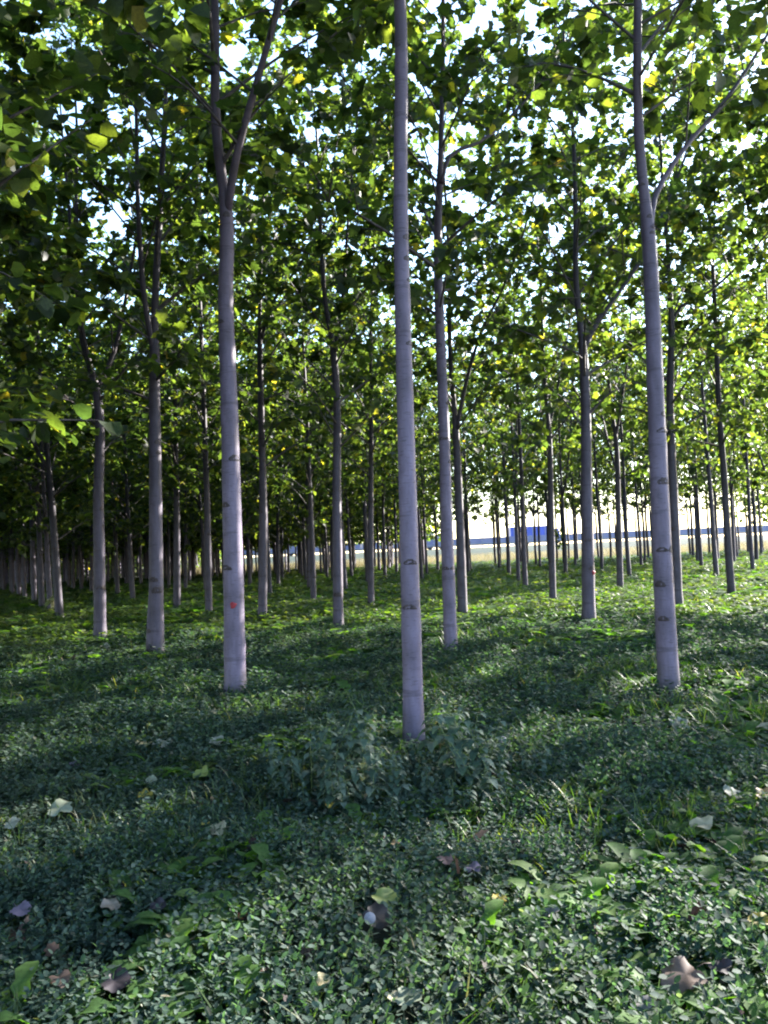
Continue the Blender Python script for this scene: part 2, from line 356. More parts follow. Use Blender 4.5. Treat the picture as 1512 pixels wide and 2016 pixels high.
def grow(stems, hmin, n_leaf, leaf_size, n_br, total_h, detail=True, reach=2.1):
    """stems: list of (points (n,3), radii). Returns limbs builder and leaf chunk for one crown"""
    lb = MB(); A, B = [], []
    prim = []
    lens = [max(0.1, s[0][-1][2] - max(hmin, s[0][0][2])) for s in stems]
    for (P, R), L in zip(stems, lens):
        nb = max(3, int(n_br * L / sum(lens)))
        a0 = random.uniform(0, 6.28)
        zlo = max(hmin, P[0][2] + 0.3); zhi = P[-1][2] - 0.15
        for k in range(nb):
            z = zlo + (zhi - zlo) * (k + random.random()) / nb
            i = int(np.searchsorted(P[:, 2], z)); i = min(max(i, 1), len(P) - 1)
            u = (z - P[i-1][2]) / max(1e-6, P[i][2] - P[i-1][2]); p = P[i-1] + (P[i] - P[i-1]) * min(max(u, 0), 1)
            az = a0 + 2.4 * k + random.uniform(-.4, .4)
            tt = (z - hmin) / (total_h - hmin)
            ln = reach * (0.35 + 1.0 * math.sin(math.pi * min(1, 0.18 + 0.8 * tt)) ** 0.8) * random.uniform(.75, 1.2) * (0.72 if tt < .08 else 1)
            el = math.radians(random.uniform(18, 48) + 15 * tt)
            d = np.array([math.cos(az) * math.cos(el), math.sin(az) * math.cos(el), math.sin(el)])
            e1 = p + d * ln * .5 + np.array([0, 0, random.uniform(-.05, .12)]); e2 = p + d * ln + np.array([random.uniform(-.25, .25), random.uniform(-.25, .25), random.uniform(-.5, .05) * ln * .35])
            c = spline([p, e1, e2], 7)
            r0 = min(0.033, R[i] * .5) * random.uniform(.6, 1.0)
            lb.tube(c, np.linspace(r0, .004, 7), 5 if detail else 4, cap=False)
            prim.append((c, ln))
            A.append((c[2:], 1.0))
            for q in range(random.randint(3, 6) if detail else 3):
                s = random.uniform(.25, .95); bp = c[int(s * 6)]
                az2 = az + random.choice((-1, 1)) * random.uniform(.5, 1.3)
                l2 = ln * random.uniform(.25, .5)
                d2 = np.array([math.cos(az2), math.sin(az2), random.uniform(-.15, .7)]); d2 /= np.linalg.norm(d2)
                c2 = spline([bp, bp + d2 * l2 * .55 + np.array([0, 0, .04]), bp + d2 * l2 + np.array([0, 0, -.12 * l2])], 5)
                if detail or q == 0: lb.tube(c2, np.linspace(r0 * .42, .003, 5), 4, cap=False)
                A.append((c2[1:], 1.3))
    # leaves along the outer branches and twigs
    segs, wts = [], []
    for c, wt in A:
        for i in range(len(c) - 1):
            segs.append((c[i], c[i+1])); wts.append(wt * np.linalg.norm(c[i+1] - c[i]) * (0.4 + i / len(c)))
    wts = np.array(wts); wts /= wts.sum()
    # clumped: some twigs carry far more leaves
    wts *= RNG.gamma(1.1, 1.0, len(wts)) + 0.15; wts /= wts.sum()
    k = RNG.choice(len(segs), n_leaf, p=wts); S0 = np.array([s[0] for s in segs])[k]; S1 = np.array([s[1] for s in segs])[k]
    t = RNG.uniform(0, 1, n_leaf)[:, None]; P = S0 + (S1 - S0) * t + RNG.normal(size=(n_leaf, 3)) * 0.05
    D = S1 - S0; D /= np.linalg.norm(D, axis=1)[:, None] + 1e-9
    side = RNG.normal(size=(n_leaf, 3)); side[:, 2] *= .4
    D = D * .6 + side * .7
    V, F = (LEAF_V, LEAF_F) if detail else (LEAF_S, LEAF_SF)
    return lb, (place_leaves(P, D, leaf_size, V), F, 0)

def radius(h, r0, total):
    return r0 * max(0.06, (1 - h / total) ** 0.9) + 0.30 * r0 * math.exp(-h / 0.11)

def trunk_mesh(b, P, R, seg, scars, wob=0.012, nodes=True):
    """tapered stem with slight swellings at its nodes and eye-shaped scars of shed branches"""
    R = np.array(R, float).copy()
    if nodes:
        for z in np.arange(P[0][2] + random.uniform(.3, .7), P[-1][2], 0.62):
            R *= 1 + 0.05 * np.exp(-((P[:, 2] - z) / 0.05) ** 2)
    b.tube(P, R, seg, wob=wob)
    for _ in range(scars):
        i = random.randint(int(len(P) * .06), int(len(P) * .85)); an = random.uniform(0, 6.28)
        r = R[i]; c = np.array(P[i]); nrm = np.array([math.cos(an), math.sin(an), 0]); tg = np.array([-math.sin(an), math.cos(an), 0])
        wd, hg = r * random.uniform(.55, .95), r * random.uniform(.28, .55)
        vs, fs = [], []
        rings = [(1.0, -.05 * r), (.75, .04 * r), (.35, .0 * r)]
        for q, (s, off) in enumerate(rings):
            for k in range(10):
                a = 2 * math.pi * k / 10; u, v = math.cos(a) * wd * s, math.sin(a) * hg * s + (-.3 * wd * abs(math.cos(a)) ** 2 * s)
                bend = math.sqrt(max(r * r * .1, r * r - u * u))
                vs.append(c + nrm * (bend + off) + tg * u + np.array([0, 0, v]))
        for q in range(2):
            for k in range(10): fs.append((q*10+k, q*10+(k+1) % 10, (q+1)*10+(k+1) % 10, (q+1)*10+k))
        fs.append(tuple(range(20, 30)))
        b.add(vs, fs, 1)

def build_tree(name, loc, stems, hmin, n_leaf, leaf_size, n_br, total, seg, scars, detail, reach=2.1):
    """stems in local coordinates; returns the Empty at the foot"""
    root = empty(name, loc)
    b = MB()
    for i, (P, R) in enumerate(stems):
        trunk_mesh(b, P, R, seg if i == 0 else max(6, seg - 4), scars if i == 0 else scars // 3, nodes=detail)
    b.build('trunk', [M_BARK, M_SCAR], root)
    br_stems = [s for s in stems if s[0][-1][2] > hmin + .5]
    lb, ch = grow(br_stems, hmin, n_leaf, leaf_size, n_br, total, detail, reach)
    lb.build('limbs', M_TWIG, root)
    np_mesh('crown', [ch], M_LEAF, root)
    return root

def local_stems(key, foot, r0, total):
    """image polylines -> stems standing at the tree's own distance"""
    d = STEMS[key]; Y = foot.y; out = []
    def conv(pts): return [at_depth(x, y, Y) - foot for x, y in pts]
    main = conv(d['main']); main[0] = Vector((0, 0, -0.05))
    # bend a little in depth, so that the stem is not in one plane
    for i, p in enumerate(main): p.y += 0.10 * math.sin(i * 1.3 + key) * (i / len(main))
    a = main[-1]; dirv = (main[-1] - main[-2]); dirv = dirv / max(1e-6, dirv.z); dirv.x *= .4; dirv.y *= .4
    z = a.z
    while z < total:
        z += 1.6; main.append(a + dirv * (z - a.z) + Vector((random.uniform(-.12, .12), random.uniform(-.12, .12), 0)))
    P = spline(main, max(24, int(main[-1].z / .16))); P = P[np.argsort(P[:, 2])]
    R = [radius(max(0, p[2]), r0, total + 1.2) for p in P]
    fork_z = None
    limbs = []
    for j, l in enumerate(d['limbs']):
        pts = conv(l); low = pts[-1].z < 2.5
        dy = random.choice((-1, 1)) * .22
        for i, p in enumerate(pts): p.y += dy * i if not low else -.02
        if not low:
            z = pts[-1].z; dv = (pts[-1] - pts[-2]); dv = dv / max(.3, dv.z); a = pts[-1].copy()
            top = min(total, z + 3.0) if abs(dv.x) > .5 else total - .8
            while z < top:
                z += 1.3; dv.x *= .75; pts.append(pts[-1] + Vector((dv.x * 1.3, dv.y * .5, 1.3)))
        LP = spline(pts, max(12, int((pts[-1].z - pts[0].z) / .2)))
        rb = radius(max(0, pts[0].z), r0, total + 1.2) * ((.44 if key == 1317 else .6) if not low else .5)
        if low: LR = np.linspace(rb * 1.25, rb * .55, len(LP))
        else: LR = rb * (1 - np.linspace(0, .93, len(LP)))
        limbs.append((LP, LR))
        if not low and fork_z is None: fork_z = pts[0].z
    if fork_z:
        R = [r * (1 if p[2] < fork_z else 1 - .22 * min(1, (p[2] - fork_z) / .3)) for p, r in zip(P, R)]
    return [(P, R)] + limbs

def tone(t, a, b):  # paints shade into the trunk colour, lower for trees deeper in the rows
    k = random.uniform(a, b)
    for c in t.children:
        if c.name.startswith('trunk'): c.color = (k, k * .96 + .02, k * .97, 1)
TREES = []     # (object, foot, measured key or None)
for (px, py, wd) in FEET:
    if px not in STEMS: continue
    foot = on_ground(px, py, SOD); foot.z = 0; dist = math.hypot(foot.x, foot.y)
    r0 = wd * dist / FPX / 2 / 1.08; total = random.uniform(11.5, 13.0)
    near = dist < 20
    st = local_stems(px, foot, r0, total)
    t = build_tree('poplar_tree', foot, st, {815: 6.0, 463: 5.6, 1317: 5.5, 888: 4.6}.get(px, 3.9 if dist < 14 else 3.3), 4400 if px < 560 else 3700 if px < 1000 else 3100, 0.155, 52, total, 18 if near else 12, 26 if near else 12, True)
    TREES.append((t, foot, px)); tone(t, *((.42, .6) if px in (911, 1334, 516, 730, 348, 411, 1088, 1221) else (.6, .75) if px in (308, 197, 666, 1159) else (1.0, 1.12)))  # front trunks stay pale, those behind get shade in their colour

# ---- tree kinds for all the others: straight leaders and forked ones
def kind_stems(total, fork):
    pts = [Vector((0, 0, -.05))]; x = y = 0; z = 0
    lean = Vector((random.uniform(-.02, .02), random.uniform(-.02, .02), 0))
    while z < total:
        z += 1.5; x += lean.x * 1.5 + random.uniform(-.035, .035); y += lean.y * 1.5 + random.uniform(-.035, .035); pts.append(Vector((x, y, z)))
    P = spline(pts, int(total / .22)); r0 = .1
    R = [radius(max(0, p[2]), r0, total + 1) for p in P]; st = [(P, R)]
    if fork:
        zf = random.uniform(3.0, 4.6); i = int(np.searchsorted(P[:, 2], zf)); p = P[i]; an = random.uniform(0, 6.28)
        c, s = math.cos(an), math.sin(an)
        q = [p + np.array([c*d, s*d, h]) for d, h in ((0, 0), (.22, .5), (.5, 1.4), (.8, 2.9), (1.1, 4.6), (1.2, total - zf - 1.5))]
        LP = spline(q, 26); st.append((LP, R[i] * .75 * (1 - np.linspace(0, .93, 26))))
        st[0] = (P, [r * (1 if k < i else .84) for k, r in enumerate(R)])
    return st
KINDS = []
for k in range(10):
    total = random.uniform(11.5, 13.5); fork = k % 3 == 1
    t = build_tree('poplar_tree', (0, 0, -100), kind_stems(total, fork), (1.9 if k < 2 else 2.4 if k < 5 else 2.9) + .16 * (k % 5), 6400 if k < 5 else 2900, 0.152, 42 if k < 5 else 34, total, 9, 5, False, 2.6 if k < 5 else 2.0)
    KINDS.append((t, fork))
used = set()
def place_kind(foot, wd=None, straight=False):
    low = foot[0] < -.34 * foot[1]        # the wood thickens to the left
    dense = foot[0] < -.03 * foot[1] or (foot[0] > .5 * foot[1] and .59 * foot[0] - .81 * foot[1] < -4.2); k = random.choice([0, 2, 3] if dense else [5, 6, 8, 9]) if straight else random.randrange(5) + (0 if dense else 5); t, fork = KINDS[k]  # denser crowns also on unseen trees at right, to shade the left foreground
    if low and not straight and math.hypot(foot[0], foot[1]) > 15: k = random.choice((0, 1)); t, fork = KINDS[k]
    if k in used: t = copy_tree(t)
    used.add(k)
    t.location = foot; t.rotation_euler = (random.uniform(-.012, .012), random.uniform(-.012, .012), random.uniform(0, 6.28))
    s = random.uniform(.93, 1.07)
    if wd:
        dist = math.hypot(foot[0], foot[1]); q = min(1.2, max(.8, wd * dist / FPX / .2))
    else: q = random.uniform(.9, 1.1)
    tone(t, .32, .62)  # shade of the inner rows, put into the trunk colour
    t.scale = (s * (q * .5 + .5), s * (q * .5 + .5), s)
    return t, fork
taken = []
for (px, py, wd) in FEET:
    foot = on_ground(px, py, SOD); foot.z = 0
    taken.append((px, foot))
    if px in STEMS: continue
    t, fork = place_kind(foot, wd)
    TREES.append((t, foot, px))
def edge_y(x):
    return 74 if x > 6 else 88 if x > -16 else min(118, 88 + (-16 - x) * 2.0)
CAND = []; MAX_TREES = 298     # the nearest ones one by one, the rest of the wood as one mass
for i in range(-45, 40):
    for j in range(-8, 45):
        g = LO + i * LA + j * LB + RNG.normal(size=2) * .12
        x, y = g; d = math.hypot(x, y)
        if y < -6 or y > edge_y(x): continue
        ang = math.degrees(math.atan2(x, y))
        if ang < -112 or ang > 52: continue
        if ang < -27 and d > (75 if ang > -48 else 26): continue  # unseen trees at left, added to block light from that side
        if ang > 27 and (d > 25 or .59 * x - .81 * y > -3.7): continue  # unseen trees at right, added for shade and thinned to leave a sun corridor
        if ang < -25 and d < 4.5: continue
        px, py = to_px((x, y, 0))
        if 1495 < px < 1760 and d < 16 and y > 3: continue
        inframe = -15 < px < W + 15
        if inframe and d < 31: continue              # every near tree in view was measured
        if any((math.hypot(f.x - x, f.y - y) < 1.8) or (d < 62 and abs(q - px) < 5 and abs(math.hypot(f.x, f.y) - d) < 5) for q, f in taken): continue
        CAND.append((d * (1 if inframe else 1.5), x, y))
CAND.sort(); n_fill = MAX_TREES - len(TREES); EXTRA = [c[1:] for c in CAND[n_fill:]]
for d, x, y in CAND[:n_fill]:
    t, fork = place_kind(Vector((x, y, 0)), None, math.hypot(x, y) < 22)
    TREES.append((t, Vector((x, y, 0)), None))
for k, (t, f) in enumerate(KINDS):
    if k not in used:
        for c in list(t.children): bpy.data.objects.remove(c)
        bpy.data.objects.remove(t)

# the wood goes on far away at the left, one dark mass
fb = MB(); FP = []
spots = list(EXTRA)  # some of these are out of view and only add shade
for i in range(620):
    a = math.radians(random.uniform(-40, -11.5)); d = random.uniform(100, 190)
    if not (a > math.radians(-15) and d > 125): spots.append((d * math.sin(a), d * math.cos(a)))
for i in range(120):                       # thin stems between the last rows
    a = math.radians(random.uniform(-30, 3)); d = random.uniform(60, 96); spots.append((d * math.sin(a), d * math.cos(a)))
for x, y in spots:
    h = random.uniform(11, 13.5)
    fb.tube([(x, y, 0), (x + random.uniform(-.2, .2), y, h * .5), (x + random.uniform(-.4, .4), y, h)], [.11, .08, .02], 6, cap=False)
    far = y > 98 or abs(x) > .62 * y; n = 330 if far else 620; z = RNG.uniform(.2 if far else 2.7, h, n); r = 2.6 * np.sqrt(RNG.uniform(0, 1, n)) * np.minimum(1, (h + 1 - z) / 5); an = RNG.uniform(0, 6.28, n)
    FP.append(np.stack([x + r * np.cos(an), y + r * np.sin(an), z], 1))
FP = np.concatenate(FP)
fw = np_mesh('far_wood', [(np.array(fb.v)[None], fb.f, 1), (place_leaves(FP, RNG.normal(size=FP.shape), .34, LEAF_S), LEAF_SF, 0)], [M_LEAF, M_BARK])
tag(fw, 'far-off dark mass of more poplars behind the last rows', 'wood', kind='stuff')

# ---- labels: the near ones by their look, the others by the gap they stand in
NEAR_LABEL = {
 463: 'pale poplar with a red paint dot low on its trunk and a high narrow fork',
 815: 'nearest and thickest-looking bare poplar trunk, rising straight out of the nettle clump',
 1317: 'poplar trunk with a high wide fork whose long limb slants to the right',
 888: 'slightly bowed poplar just behind and right of the nearest trunk',
 308: 'poplar with a grooved double-stemmed foot and two close upright leaders',
 197: 'poplar that splits into three upright stems like a candlestick',
 666: 'poplar with an even Y-shaped fork, between the red-dotted and the nearest trunk',
 1159: 'poplar with a small red dot at chest height and a thin slanting side limb',
 911: 'darker poplar standing close behind the bowed one by the nearest trunk',
 1334: 'shaded poplar tucked right behind the wide-forked trunk',
 516: 'dark poplar with one sunlit edge, first one right of the red-dotted pale trunk',
 1088: 'poplar with a low narrow fork, in front of the blue lorry',
 1221: 'slender low-forked poplar between the small-red-dot trunk and the wide-forked trunk',
 730: 'single straight poplar left of the nearest trunk, deep brown in shade',
 411: 'slim straight poplar right beside the pale red-dotted trunk, on its left',
 348: 'slim poplar with sunlit edge, just right of the double-stemmed one',
 118: 'poplar with brightly sunlit side, beside the drooping young sapling',
 1441: 'slim straight poplar standing alone near the right edge of the picture',
}
GAPS = [(-1e4, 197, 'left of the candlestick poplar'), (197, 308, 'between the candlestick and double-stemmed poplars'), (308, 463, 'between the double-stemmed and red-dotted poplars'),
        (463, 666, 'between the red-dotted and Y-forked poplars'), (666, 815, 'between the Y-forked poplar and nearest trunk'), (815, 911, 'just right of the nearest trunk'),
        (911, 1159, 'around the blue lorry'), (1159, 1317, 'left of the wide-forked trunk'), (1317, 1e4, 'right of the wide-forked trunk')]
ORD = 'first second third fourth fifth sixth seventh eighth ninth tenth eleventh twelfth'.split()
ranks = {}
info = []
for t, f, key in TREES: info.append((min(2400, max(-900, to_px(f)[0])) if f.y > 2 else (-900 if f.x < 0 else 2400), math.hypot(f.x, f.y), t, f, key))
info.sort(key=lambda q: q[0])
for px, d, t, f, key in info:
    g = next(p for a, b, p in GAPS if a <= px < b)
    if key in NEAR_LABEL: lab = NEAR_LABEL[key]
    elif d < 42 and key is not None:
        k = ranks.get(g, 0); ranks[g] = k + 1
        lab = '%s slim middle-distance poplar from the left, %s' % (ORD[min(k, 11)], g)
    elif not (-20 < px < W + 20): lab = 'leafy poplar rooted out of view beyond the %s edge, added for its shade' % ('left' if px < 756 else 'right')
    else: lab = 'thin far-off poplar in the back rows, ' + g
    tag(t, lab, 'tree', 'poplars planted in rows')

# red forestry paint dots, each on its own trunk
M_RED = noisy('red_paint', (0.15, 0.010, 0.018), (0.24, 0.022, 0.03), 60, 0.6)
def paint_dot(key, px, py, wpx):
    t, f, _ = next(q for q in TREES if q[2] == key); tr = next(c for c in t.children if c.name.startswith('trunk'))
    me = tr.data; p0 = at_depth(px, py, f.y) - f
    best = min((v.co for v in me.vertices if v.co.y < -.02), key=lambda c: (c.z - p0.z) ** 2 * 2 + (c.x - p0.x) ** 2)
    rr = wpx * f.y / FPX / 2; b = MB(); vs = []
    cz = p0.z; ring = [v.co for v in me.vertices if abs(v.co.z - cz) < .12]
    cx = sum(v.x for v in ring) / len(ring); cy = sum(v.y for v in ring) / len(ring); R = max(math.hypot(v.x - cx, v.y - cy) for v in ring) + .002
    n = 16
    for s, off in ((1, -.004), (.93, .0025), (.5, .003)):
        for k in range(n):
            a = 2 * math.pi * k / n; q = rr * s * (1 + .16 * math.sin(3 * a + 1) + .1 * math.sin(5 * a)); u = p0.x - cx + math.cos(a) * q
            u = max(-R * .97, min(R * .97, u)); vs.append((cx + u, cy - math.sqrt(max(1e-6, R * R - u * u)) - off, cz + math.sin(a) * q * 1.05))
    fs = [(q*n+k, q*n+(k+1) % n, (q+1)*n+(k+1) % n, (q+1)*n+k) for q in (0, 1) for k in range(n)] + [tuple(range(2*n, 3*n))]
    b.add(vs, fs); b.build('paint_dot', M_RED, t)
paint_dot(463, 463, 1190, 12); paint_dot(1159, 1166, 1127, 8)

# ------------------------------------------------------------------ leaves lying on the ground (image x, y, width px, colour, label)
FALLEN = [
 (432,1631,44,'cream','large cream leaf lying alone in the shaded weeds left of the nettles'),
 (283,1465,34,'yellowcream','pale yellow folded leaf beside a white one, below the red-dotted trunk'),
 (323,1463,40,'white','white ragged leaf right beside the pale yellow folded one'),
 (118,1592,50,'palegreen','long pale green torn leaf in the shaded weeds at left'),
 (20,1622,34,'white','bluish white leaf at the left edge of the picture'),
 (88,1505,34,'palegreen','greyish green curled leaf at left, beside a lilac leaf'),
 (148,1502,36,'purple','lilac grey leaf next to the greyish green curled leaf'),
 (185,1402,34,'white','broken whitish leaf far left in the shade'),
 (207,1275,22,'white','white leaf at the foot of the candlestick poplar'),
 (425,1461,34,'white','flat whitish leaf below the red-dotted trunk, right of the white ragged one'),
 (293,1537,30,'palegreen','upright pale green leaf just above a yellow one'),
 (288,1561,30,'yellow','small yellow leaf under the upright pale green leaf'),
 (289,1578,14,'purple','tiny purple leaf just under the small yellow leaf'),
 (400,1521,36,'yellowgreen','yellow-green leaf at the left fringe of the nettles'),
 (404,1620,14,'yellow','tiny yellow leaf touching the large cream leaf'),
 (488,1379,20,'white','white leaf touching the foot of the red-dotted trunk'),
 (420,1399,26,'cream','cream leaf just below the red-dotted trunk'),
 (528,1365,26,'yellow','yellow leaf right of the red-dotted trunk foot'),
 (585,1367,20,'yellowcream','pale yellow leaf on the dry patch right of the red-dotted trunk'),
 (568,1398,20,'yellowgreen','greenish yellow leaf on the dry patch above the nettles'),
 (1335,1422,40,'white','white leaf below the foot of the wide-forked trunk'),
 (1442,1560,32,'white','white crumpled leaf near the right edge, beside a tan one'),
 (1500,1562,36,'tan','tan curled leaf at the right edge of the picture'),
 (1388,1622,48,'cream','cream torn leaf in the weeds at right'),
 (1490,1428,44,'cream','pale cream leaf at the right edge on the dry patch'),
 (756,1772,62,'yellowgreen','large fresh yellow-green leaf lying on a dark brown one'),
 (738,1803,78,'darkbrown','large dark brown leaf under the yellow-green leaf and the dandelion clock'),
 (876,1691,36,'pinkbrown','crumpled pinkish brown leaf below the nettles'),
 (222,1779,44,'beige','beige leaf in the dark weeds at lower left'),
 (40,1790,40,'purple','purple-grey crumpled leaf at the lower left edge'),
 (308,1781,36,'darkpurple','dark purple leaf right of the beige one'),
 (985,1771,36,'yellow','bright yellow leaf among the sunlit weeds, lower right of the nettles'),
 (1500,1812,44,'yellow','bright yellow leaf at the lower right edge'),
 (1350,1918,88,'brown','big curled brown leaf catching the sun at lower right'),
 (1425,1905,46,'darkpurple','dark shrivelled leaf touching the big curled brown leaf'),
 (1236,1821,50,'darkpurple','dark purple leaf lying in the sunlit weeds at right'),
 (118,1925,44,'brown','small brown leaf at bottom left beside a dark flat leaf'),
 (225,1932,64,'darkpurple','dark flat leaf at bottom left, almost black'),
 (797,1962,58,'greygreen','large grey-green leaf standing at the bottom edge, middle'),
 (772,1960,30,'cream','small cream leaf leaning on the large grey-green one'),
 (638,1933,34,'yellowcream','pale yellow leaf upright at the bottom, left of the grey-green one'),
 (653,1586,20,'yellow','small yellow leaf in the dark below the nettles'),
 (896,1470,32,'tan','tan withered leaf hanging in the nettles right of the nearest trunk'),
 (1087,1797,36,'grey','grey leaf among the sunlit weeds in the lower right'),
 (932,1710,36,'purple','purple leaf next to the crumpled pinkish brown one'),
 (780,1660,22,'tan','tiny tan leaf at the foot of the nettles'),
 (1440,1998,50,'pinkbrown','pinkish brown leaf at the bottom right edge'),
 (1270,1975,40,'grey','pale grey leaf at the bottom edge, right'),
]
LCOL = {'cream': (.60,.54,.34), 'yellowcream': (.62,.52,.26), 'white': (.50,.50,.38), 'palegreen': (.40,.44,.30), 'purple': (.23,.18,.26), 'yellow': (.55,.42,.04),
        'yellowgreen': (.36,.42,.10), 'tan': (.42,.28,.14), 'darkbrown': (.030,.020,.021), 'pinkbrown': (.34,.19,.17), 'beige': (.45,.36,.28),
        'darkpurple': (.034,.025,.038), 'brown': (.24,.15,.11), 'greygreen': (.24,.29,.20), 'grey': (.30,.28,.27)}
LMAT = {}
def fallen_mat(c):
    if c in LMAT: return LMAT[c]
    a = tuple(v * .44 for v in LCOL[c]); m, nt, out = new_mat('fallen_leaf_' + c)
    tc = node(nt, 'ShaderNodeTexCoord'); n1 = node(nt, 'ShaderNodeTexNoise'); n1.inputs['Scale'].default_value = 22; n1.inputs['Detail'].default_value = 5
    nt.links.new(tc.outputs['Object'], n1.inputs['Vector'])
    r = ramp(nt, [(.3, tuple(v * .72 for v in a)), (.7, tuple(min(.8, v * 1.12) for v in a))]); nt.links.new(n1.outputs[0], r.inputs[0])
    p = node(nt, 'ShaderNodeBsdfPrincipled'); nt.links.new(r.outputs[0], p.inputs['Base Color']); p.inputs['Roughness'].default_value = .6
    b = node(nt, 'ShaderNodeBump'); b.inputs['Strength'].default_value = .25; b.inputs['Distance'].default_value = .004
    nt.links.new(n1.outputs[0], b.inputs['Height']); nt.links.new(b.outputs[0], p.inputs['Normal'])
    t = node(nt, 'ShaderNodeBsdfTranslucent'); nt.links.new(r.outputs[0], t.inputs[0])
    mx = node(nt, 'ShaderNodeMixShader'); mx.inputs[0].default_value = .25
    nt.links.new(p.outputs[0], mx.inputs[1]); nt.links.new(t.outputs[0], mx.inputs[2]); nt.links.new(mx.outputs[0], out.inputs[0])
    LMAT[c] = m; return m
CLEAR = []
def fallen_leaf(px, py, wpx, colour, label):
    z = .12; p = on_ground(px, py, z); d = math.hypot(p.x, p.y); size = max(.045, wpx * d / FPX * .85)
    b = MB(); nr, na = 6, 28; vs = [(0, 0, 0)]
    curl, fold, wave, ph = random.uniform(-.2, .4), random.uniform(.05, .35), random.uniform(.03, .09), random.uniform(0, 6)
    for i in range(1, nr + 1):
        for k in range(na):
            a = 2 * math.pi * k / na
            o = .40 + .10 * math.cos(a) + .11 * max(0, math.cos(3 * a)) ** 1.5 + .025 * math.sin(9 * a + ph) + .02 * math.sin(13 * a)
            o *= 1 - .22 * math.exp(-((abs(a - math.pi)) / .3) ** 2)
            r = o * i / nr; x, y = r * math.cos(a), r * math.sin(a)
            zz = fold * abs(y) * .7 + curl * x * x + wave * math.sin(4 * a + ph) * (i / nr) ** 2
            vs.append((x, y, zz))
    fs = [(0, 1 + k, 1 + (k + 1) % na) for k in range(na)]
    for i in range(nr - 1):
        for k in range(na): fs.append((1 + i*na + k, 1 + (i+1)*na + k, 1 + (i+1)*na + (k+1) % na, 1 + i*na + (k+1) % na))
    b.add([tuple(c * size * 1.15 for c in v) for v in vs], fs)
    b.tube([(c[0]*size, c[1]*size, c[2]*size) for c in [(-.36, 0, .0), (-.55, .03, .03), (-.75, .1, -.02)]], [.012*size]*3, 5)
    o = b.build('fallen_leaf', fallen_mat(colour)); o.location = p
    o.rotation_euler = (Matrix.Rotation(random.uniform(.1, .5), 3, 'X') @ Matrix.Rotation(random.uniform(-.25, .25), 3, 'Y') @ Matrix.Rotation(random.uniform(0, 6.28), 3, 'Z')).to_euler()
    tag(o, label, 'leaf', 'fallen leaves on the weeds'); CLEAR.append((p.x, p.y, size * .75)); CLEAR.append((p.x * .965, p.y * .965, size * .5)); return o
for f in FALLEN: fallen_leaf(*f)

# ------------------------------------------------------------------ weeds and grass: what nobody could count
def vnoise(x, y, s, seed):
    """smooth value noise 0..1"""
    r = np.random.default_rng(seed); T = r.uniform(0, 1, (64, 64))
    u, v = x / s, y / s; i, j = np.floor(u).astype(int), np.floor(v).astype(int); fu, fv = u - i, v - j
    fu = fu*fu*(3-2*fu); fv = fv*fv*(3-2*fv)
    g = lambda a, b: T[a % 64, b % 64]
    return (g(i, j)*(1-fu) + g(i+1, j)*fu)*(1-fv) + (g(i, j+1)*(1-fu) + g(i+1, j+1)*fu)*fv
def scatter_points(dens0, r0, r1, full_r, p, ang=36):
    """points round the viewer's side of the plantation, density dens0 per m2 up to full_r, thinning as size grows by (r/full_r)^p"""
    rs = np.linspace(r0, r1, 4000); s = np.maximum(1, rs / full_r) ** p; pdf = dens0 / s**2 * rs * math.radians(2 * ang)
    cdf = np.concatenate([[0], np.cumsum((pdf[1:] + pdf[:-1]) / 2 * np.diff(rs))]); n = int(cdf[-1])
    r = np.interp(RNG.uniform(0, cdf[-1], n), cdf, rs); a = np.radians(RNG.uniform(-ang, ang, n))
    return r * np.sin(a), r * np.cos(a), np.maximum(1, r / full_r) ** p
PATCHES = [(on_ground(650, 1378), .75, .55), (on_ground(1440, 1385), .9, .6), (on_ground(1150, 1440), .45, .3), (on_ground(1245, 1835), .2, .12), (on_ground(190, 1935), .3, .14), (on_ground(1390, 1985), .22, .13),
           (on_ground(50, 1865), .2, .12), (on_ground(930, 1905), .18, .1), (on_ground(640, 1760), .2, .1), (on_ground(1240, 1600), .22, .12), (on_ground(260, 1480), .4, .25), (on_ground(470, 1880), .16, .1)]     # bare dry places
def in_patch(x, y):
    q = np.zeros(len(x))
    for c, a, b in PATCHES: q = np.maximum(q, 1 - ((x - c.x) / a)**2 - ((y - c.y) / b)**2)
    return np.clip(q * 1.6 + .5 * (vnoise(x, y, .12, 21) - .5), 0, 1)
def keep_clear(x, y):
    k = RNG.uniform(0, 1, len(x)) > in_patch(x, y) * .8
    for cx, cy, cr in CLEAR: k &= (x - cx)**2 + (y - cy)**2 > cr * cr
    for t, f, key in TREES:
        if f.length < 40: k &= (x - f.x)**2 + (y - f.y)**2 > .12**2
    return k
def expand(T, x, y, s, hs, z0=0.0, tilt=.25):
    n = len(x); a = RNG.uniform(0, 6.283, n); c, sn = np.cos(a), np.sin(a)
    V = np.repeat(T[None], n, 0) * s[:, None, None]; V[:, :, 2] *= hs[:, None]
    X = V[:, :, 0]*c[:, None] - V[:, :, 1]*sn[:, None]; Y = V[:, :, 0]*sn[:, None] + V[:, :, 1]*c[:, None]; Z = V[:, :, 2]
    tx, ty = RNG.normal(0, tilt, n)[:, None], RNG.normal(0, tilt, n)[:, None]
    return np.stack([X + Z*tx + x[:, None], Y + Z*ty + y[:, None], Z + z0], 2)
